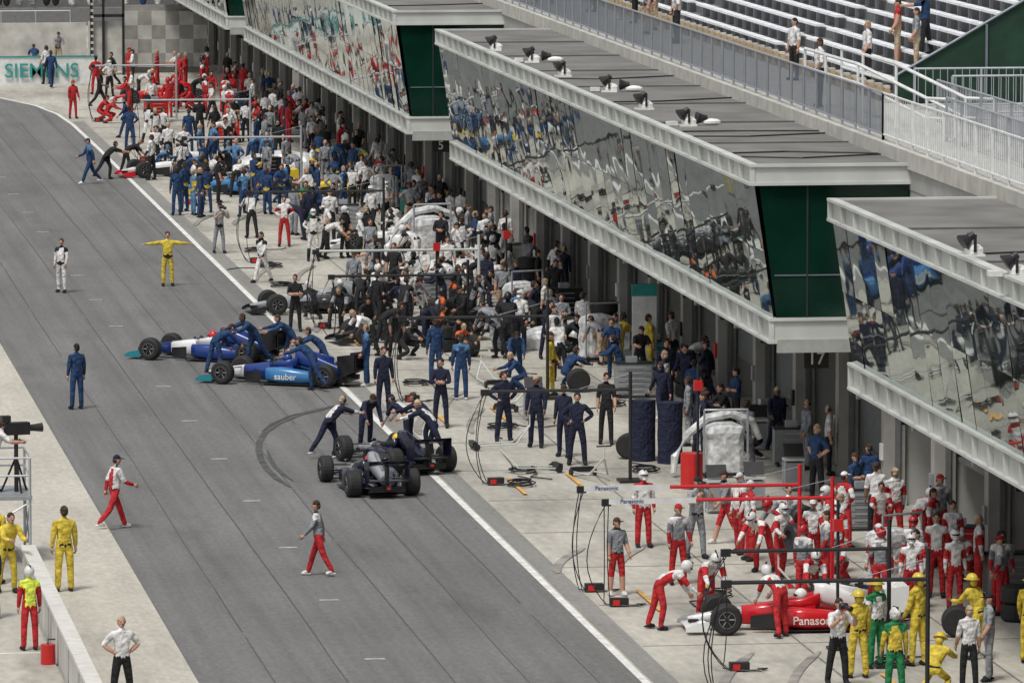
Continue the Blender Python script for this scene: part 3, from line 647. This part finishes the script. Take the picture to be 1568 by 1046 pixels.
b=MB();b.box(-.35,.35,-.03,.03,.1,2.3,SIGNW);b.box(-.36,.36,-.035,.035,1.95,2.3,TEAL);b.box(-.36,.36,-.036,.036,.1,.16,TEAL)
for s in(-1,1): b.tube([(s*.3,-.25,0),(s*.3,0,.2),(s*.3,.25,0)],.02,METAL,5)
b.obj('display_board',(29.0,183,.4),.0)
for x,y in ((27.0,153.5),(29.2,165.5),(26,153),(28.6,157),(24.4,173)):
    b=MB();b.box(-.25,.25,-.2,.2,.75,.8,BEAM);b.box(-.22,.22,-.18,.18,.1,.7,GREYP)
    b.quad([(-.25,-.1,.85),(.25,-.1,.85),(.25,.1,1.15),(-.25,.1,1.15)],BLACK)
    for s in(-1,1): b.tube([(s*.23,-.18,0),(s*.23,-.18,.75)],.02,METAL,5);b.tube([(s*.23,.18,0),(s*.23,.18,.75)],.02,METAL,5)
    b.obj('monitor_trolley',(x,y,.012));blk(x,y,.4,.4)
b=MB();b.rings([[(.28*math.cos(a),.28*math.sin(a),z) for a in [k*math.pi/8 for k in range(16)]] for z in (0,.02,.45,.85,.87)],REDP);b.obj('fuel_drum',(26.2,157.8,.012))
b=MB()   # yellow fire cart
b.box(-.6,.6,-.35,.35,.25,.4,CL['y']);b.rings([[(.2*math.cos(a)+.15,.2*math.sin(a),z) for a in [k*math.pi/7 for k in range(14)]] for z in (.4,.95,1.05)],REDP);b.box(-.5,-.15,-.25,.25,.4,.75,BLACK);b.tube([(-.6,-.25,.35),(-.95,-.25,.95),(-.95,.25,.95),(-.6,.25,.35)],.025,BLACK,6)
for px in(-.4,.4):
    for py in(-.38,.38): b.rev([(-.04,.16),(.04,.16)],(0,0,0),TYRE,12,Matrix.Translation((px,py,.16))@Matrix.Rotation(rad(90),4,'Z'))
b.obj('fire_cart',(28.7,125.6,.012),.4);blk(28.7,125.6,.7,.5)
# ---------------------------------------------------------------- individuals
pp=person
pp(15.4,143.4,75,'grred','walk','hair')
pp(11.5,152,290,'redw','stride','cap');pp(12.4,177.2,20,'sauber','stand','hair');pp(14.3,211,150,'str','relaxed','hair')
pp(17.9,212.8,180,'yel','arms_out','hair',name='marshal');pp(18.5,256.1,100,'sauber2','stride','cap');pp(20.7,224.7,200,'pho','photo','cap',name='photographer')
pp(21.1,213.6,130,'str','walk','hair');pp(20.5,197.4,180,'blk','crossed','hair');pp(20.5,294,200,'ferrari','relaxed','cap');pp(22.4,230.6,20,'civ','work','hair');pp(23.2,227,170,'toy','hips');pp(24.8,234.4,160,'jor','work','hair');pp(25,228.8,180,'bar','stand');pp(23.6,221.2,180,'bar2','hips','helmet')
pp(20.6,175.2,190,'redbull','stand','hair');pp(21.7,171.5,170,'redbull','crossed','hair');pp(22.9,167.9,200,'redbull','hips','phones');pp(23.6,166.8,160,'redbull','relaxed','hair');pp(24.1,162.9,170,'redbull','hips','hair');pp(24.0,164.6,150,'redbull','relaxed','cap');pp(25.5,167.2,170,'blk','relaxed','hair')
pp(22.9,182.2,10,'sauber','stand','hair');pp(23.1,178.1,0,'sauber2','stand','hair');pp(25.1,179.9,100,'sauber','crouch','hair');pp(26.8,185.7,200,'civ','relaxed','hair')
pp(23.3,147.1,190,'toyw','stand','helmet');pp(21.5,139.4,200,'rshort','relaxed','cap');pp(23.1,140.9,190,'toy2','relaxed','cap');pp(24.2,145.1,200,'pho','photo','cap',name='photographer')
pp(25.3,147.5,100,'rshort','walk','cap');pp(25.3,145.7,120,'toy','relaxed','cap');pp(21.6,134.3,270,'toy','bend','helmet');pp(23.95,132.9,20,'toy','bend','helmet')
pp(27.3,135.8,170,'toy','stand','helmet');pp(29.3,141.1,170,'toy','relaxed','hair');pp(29.3,136,180,'toy2','relaxed','phones')
pp(25.5,141.5,200,'toy','wheel','helmet');pp(27.0,143.5,100,'toyw','wheel','helmet');pp(25.0,192.3,120,'mcl','wheel','cap')
for x,y,o,ps_,h in ((24.5,127.2,'fire','relaxed','hat'),(25.1,128.4,'grn','stand','hat'),(26.0,128.6,'fire','relaxed','hat'),(27.4,129.2,'fire','work','hat'),(28.3,128.6,'fire','relaxed','hat'),(25.6,125.0,'fire','crouch','hat'),(27.7,125.2,'fire','work','hair')):
    pp(x,y,rnd.uniform(-40,40),o,ps_,h,name='firefighter')
pp(23.9,126.2,200,'civ','photo','hair',name='photographer');pp(24.6,123.9,0,'jor','relaxed','helmet');pp(27.0,126.4,90,'pho','relaxed','cap');pp(26.3,125,0,'civ','relaxed','hair')
pp(8.35,141.4,200,'yel','work','hair',name='marshal',z=.05);pp(8.2,142.9,330,'yel','relaxed','cap',name='marshal',z=.05);pp(9.6,141.4,10,'yel','stand','hair',name='marshal',z=.055);pp(8.3,132.9,10,'marsh','stand','helmet',name='marshal',z=.05);pp(7.75,137.5,20,'marsh2','relaxed','cap',name='marshal',z=.05)
pp(9.6,125.2,190,'civ','hips','hair',name='race_official',z=.055)
for x,y,fa,o,q in ((17.0,186.0,300,'sauber','bend'),(18.3,187.4,120,'sauber','push'),(19.4,187.7,100,'sauber','push'),(19.3,180.9,60,'sauber','push'),(19.9,183.9,80,'sauber','push'),(20.9,181.9,90,'sauber2','relaxed'),(18.0,165.2,300,'redbull2','push'),(20.6,164.2,60,'redbull2','push'),(20.2,166.3,40,'redbull2','bend'),(20.7,166.0,60,'redbull','push'),(19.2,167.2,190,'redbull','bend'),
    (19.3,258.5,290,'blk','push'),(20.3,260.9,280,'blk','bend'),(22.3,264.5,180,'bar','stand'),(22.9,264,190,'bar','hips'),(21.7,263.5,180,'bar','relaxed'),(20.6,240.7,10,'sauber','stand'),(23.8,272,10,'sauber','stand'),(22.9,136.0,190,'toy','bend'),(25.2,136.2,180,'toyw','bend'),
    (22.0,196.6,150,'mcl2','bend'),(22.6,195.9,170,'mcl','crouch'),(23.6,201.4,20,'mcl2','bend'),(24.4,202.0,350,'min','bend')):
    pp(x,y,fa,o,q,'helmet' if o in('toy','toyw') else None)
# ---------------------------------------------------------------- crowds
crowd(21.2,29.5,288,318,38,'ferrari ferrari ferrari ferrari2 civ blk',heads='helmet cap hair hair')
crowd(21.3,30,265,287,26,'bar bar2 civ sauber blk grey')
crowd(21.0,29.8,238,264,56,'ren ren2 ren4 bar blk grey ren ren4 ren3 civ')
crowd(24,30,205,234,40,'bar bar2 blk civ bar2 grey redbull str',heads='hair cap helmet hair')
crowd(21.4,27.6,188,206,42,'mcl mcl2 min mcl blk bar redbull grey',poses='work bend crouch relaxed stand hips bend work',heads='cap hair helmet phones')
crowd(27.2,30.1,180,238,42,'bar blk civ mcl grey redbull civ3 civ2 str')
crowd(25.0,29.3,178,192,11,'sauber sauber2 sauber civ yel',poses='work bend crouch relaxed stand')
crowd(27.3,30.2,160,180,20,'redbull blk redbull civ civ3 grey redbull2')
crowd(25.2,29.9,135,147.5,26,'toy toyw toy toy2',poses='work bend relaxed stand walk crouch hips',heads='helmet cap helmet hair',md=.5)
crowd(28.5,30.1,238,300,34,'bar civ ren4 ferrari blk grey')
crowd(28.3,30.2,147.5,160,5,'civ civ3 redbull blk')
crowd(31.2,33,130,240,26,'blk civ redbull toy2 civ3')
crowd(20.9,25,316,319,4,'civ bar sauber ferrari');crowd(10,24,333,345,10,'civ civ2 ferrari sauber',md=.8)
for x,y,z,o,q in ((33.8,215.4,8.36,'civ','stand'),(33.8,211.3,8.36,'civ2','relaxed'),(33.3,203.6,8.36,'civ','hips'),(33.5,205,8.36,'civ4','relaxed'),(33.2,209,8.36,'civ2','stand'),(33.7,218,8.36,'civ5','relaxed'),(33.6,184.6,8.36,'civ','stand'),(32.2,173.1,8.36,'civ','relaxed'),(35.0,180.8,8.46,'civ','relaxed'),(36.0,181.5,8.99,'civ5','relaxed'),(36.7,181.0,9.26,'civ3','point'),(36.0,178.8,8.99,'civ2','relaxed'),(33.5,223,8.36,'civ3','stand'),(32.5,228,8.36,'civ','walk')):
    person(x,y,rnd.uniform(60,140),o,q,'hair',name='spectator',z=z)
# ---------------------------------------------------------------- camera platform on the left
CX,CY=8.15,147.0
E=empty('camera_platform',(CX,CY,.045))
b=MB()
for x in(-1,1):
    for y in(-1,1): b.tube([(x,y,0),(x,y,2.4)],.035,METAL,6)
    b.tube([(x,-1,.2),(x,1,1.4)],.02,METAL,5);b.tube([(x,1,.2),(x,-1,1.4)],.02,METAL,5)
b.tube([(-1,-1,.2),(1,-1,1.4)],.02,METAL,5);b.tube([(1,-1,.2),(-1,-1,1.4)],.02,METAL,5)
b.box(-1.05,1.05,-1.05,1.05,1.45,1.53,GREYP)
for z in(2.0,2.4): b.tube([(-1,-1,z),(1,-1,z),(1,1,z),(-1,1,z)],.025,METAL,5)
b.obj('scaffold',parent=E)
b=MB();b.tube([(0,0,0),(0,0,1.3)],.05,BLACK,8)
for a in (0,2.1,4.2): b.tube([(0,0,.8),(.35*math.cos(a),.35*math.sin(a),0)],.025,BLACK,5)
b.box(-.12,.12,-.3,.3,1.3,1.58,BLACK);b.rev([(0,.07),(.12,.08),(.3,.1),(.32,.11)],(0,0,0),BLACK,12,Matrix.Translation((.0,.3,1.44))@Matrix.Rotation(rad(90),4,'Z'));b.box(-.1,.1,-.35,-.15,1.59,1.74,BLACK)
b.tube([(.05,-.3,1.35),(.2,-.55,1.2)],.015,BLACK,5)
b.obj('television_camera',(.75,-.1,1.53),rad(-75),parent=E)
person(CX+.22,CY-.25,275,'cam','work','phones',name='camera_operator',z=1.58);person(CX-.45,CY-.5,200,'civ','relaxed','hair',name='camera_operator',z=1.58)
b=MB();b.rings([[(.15*math.cos(a),.15*math.sin(a),z) for a in [k*math.pi/6 for k in range(12)]] for z in (0,.4)],REDP);b.tube([(0,0,.4),(0,0,.5),(.15,0,.5)],.02,BLACK,5);b.obj('fire_extinguisher',(8.55,131.0,.05))
b=MB();b.box(7.0,7.5,134,134.8,.05,.6,BLACK);b.box(6.98,7.52,133.98,134.82,.6,.65,GREYP);b.obj('equipment_crate')
# ---------------------------------------------------------------- far end
E=empty('sponsor_barrier');b=MB();b.box(8,23.5,319.5,319.8,0,1.35,SIGNW);b.box(8,23.5,319.45,319.49,1.3,1.37,TEAL);b.obj('panel',parent=E)
text('SIEMENS',.98,TEAL,(20.75,319.4,.32),(rad(90),0,0),E,ext=.02)
b=MB();sz=.7
for i in range(6):
    for j in range(4): b.box(25.4+i*sz,25.4+(i+1)*sz,327.4,327.6,.3+j*sz,.3+(j+1)*sz,CW if (i+j)%2 else CG)
b.box(25.4,29.6,327.61,327.9,0,3.4,CG);b.box(10,24,334,334.3,0,2.2,CW);b.obj('chequered_wall')
b=MB()
for x in(23.6,24.2,25.2): b.box(x,x+.12,325.8,326,0,4.2,BLACK)
b.box(23.6,25.3,325.8,326,2.9,3.05,BLACK);b.box(23.6,25.3,325.8,326,4.05,4.2,BLACK);b.box(23.5,25.3,326.05,326.1,.2,2.7,CW)
for k in range(12): b.box(23.62,23.76,325.75,325.79,.3+k*.32,.42+k*.32,CW)
b.obj('pit_exit_gate')
b=MB();railing(b,[(-20,346),(24,346)],0,2.2,.5,METAL,METALD,(.05,.5,1.0));b.obj('wire_fence')
b=MB()
for i in range(12): b.box(-40,60,372+i*1.2,373.2+i*1.2,0,1.0+i*.45,BENCHD)
b.obj('distant_grandstand')
b=MB()
cc=[CL[k] for k in 'wgbgknkhtw']
for i in range(12):
    for k in range(150):
        if rnd.random()<.25: continue
        x=-30+k*.55+rnd.uniform(-.2,.2);q=rnd.choice(cc);z=1.0+i*.45;y=372.5+i*1.2
        b.ell((x,y,z+.45),(.22,.15,.35),q,seg=6,ring=4);b.ell((x,y,z+.9),(.1,.1,.13),SKIN,seg=6,ring=4)
b.obj('distant_crowd')
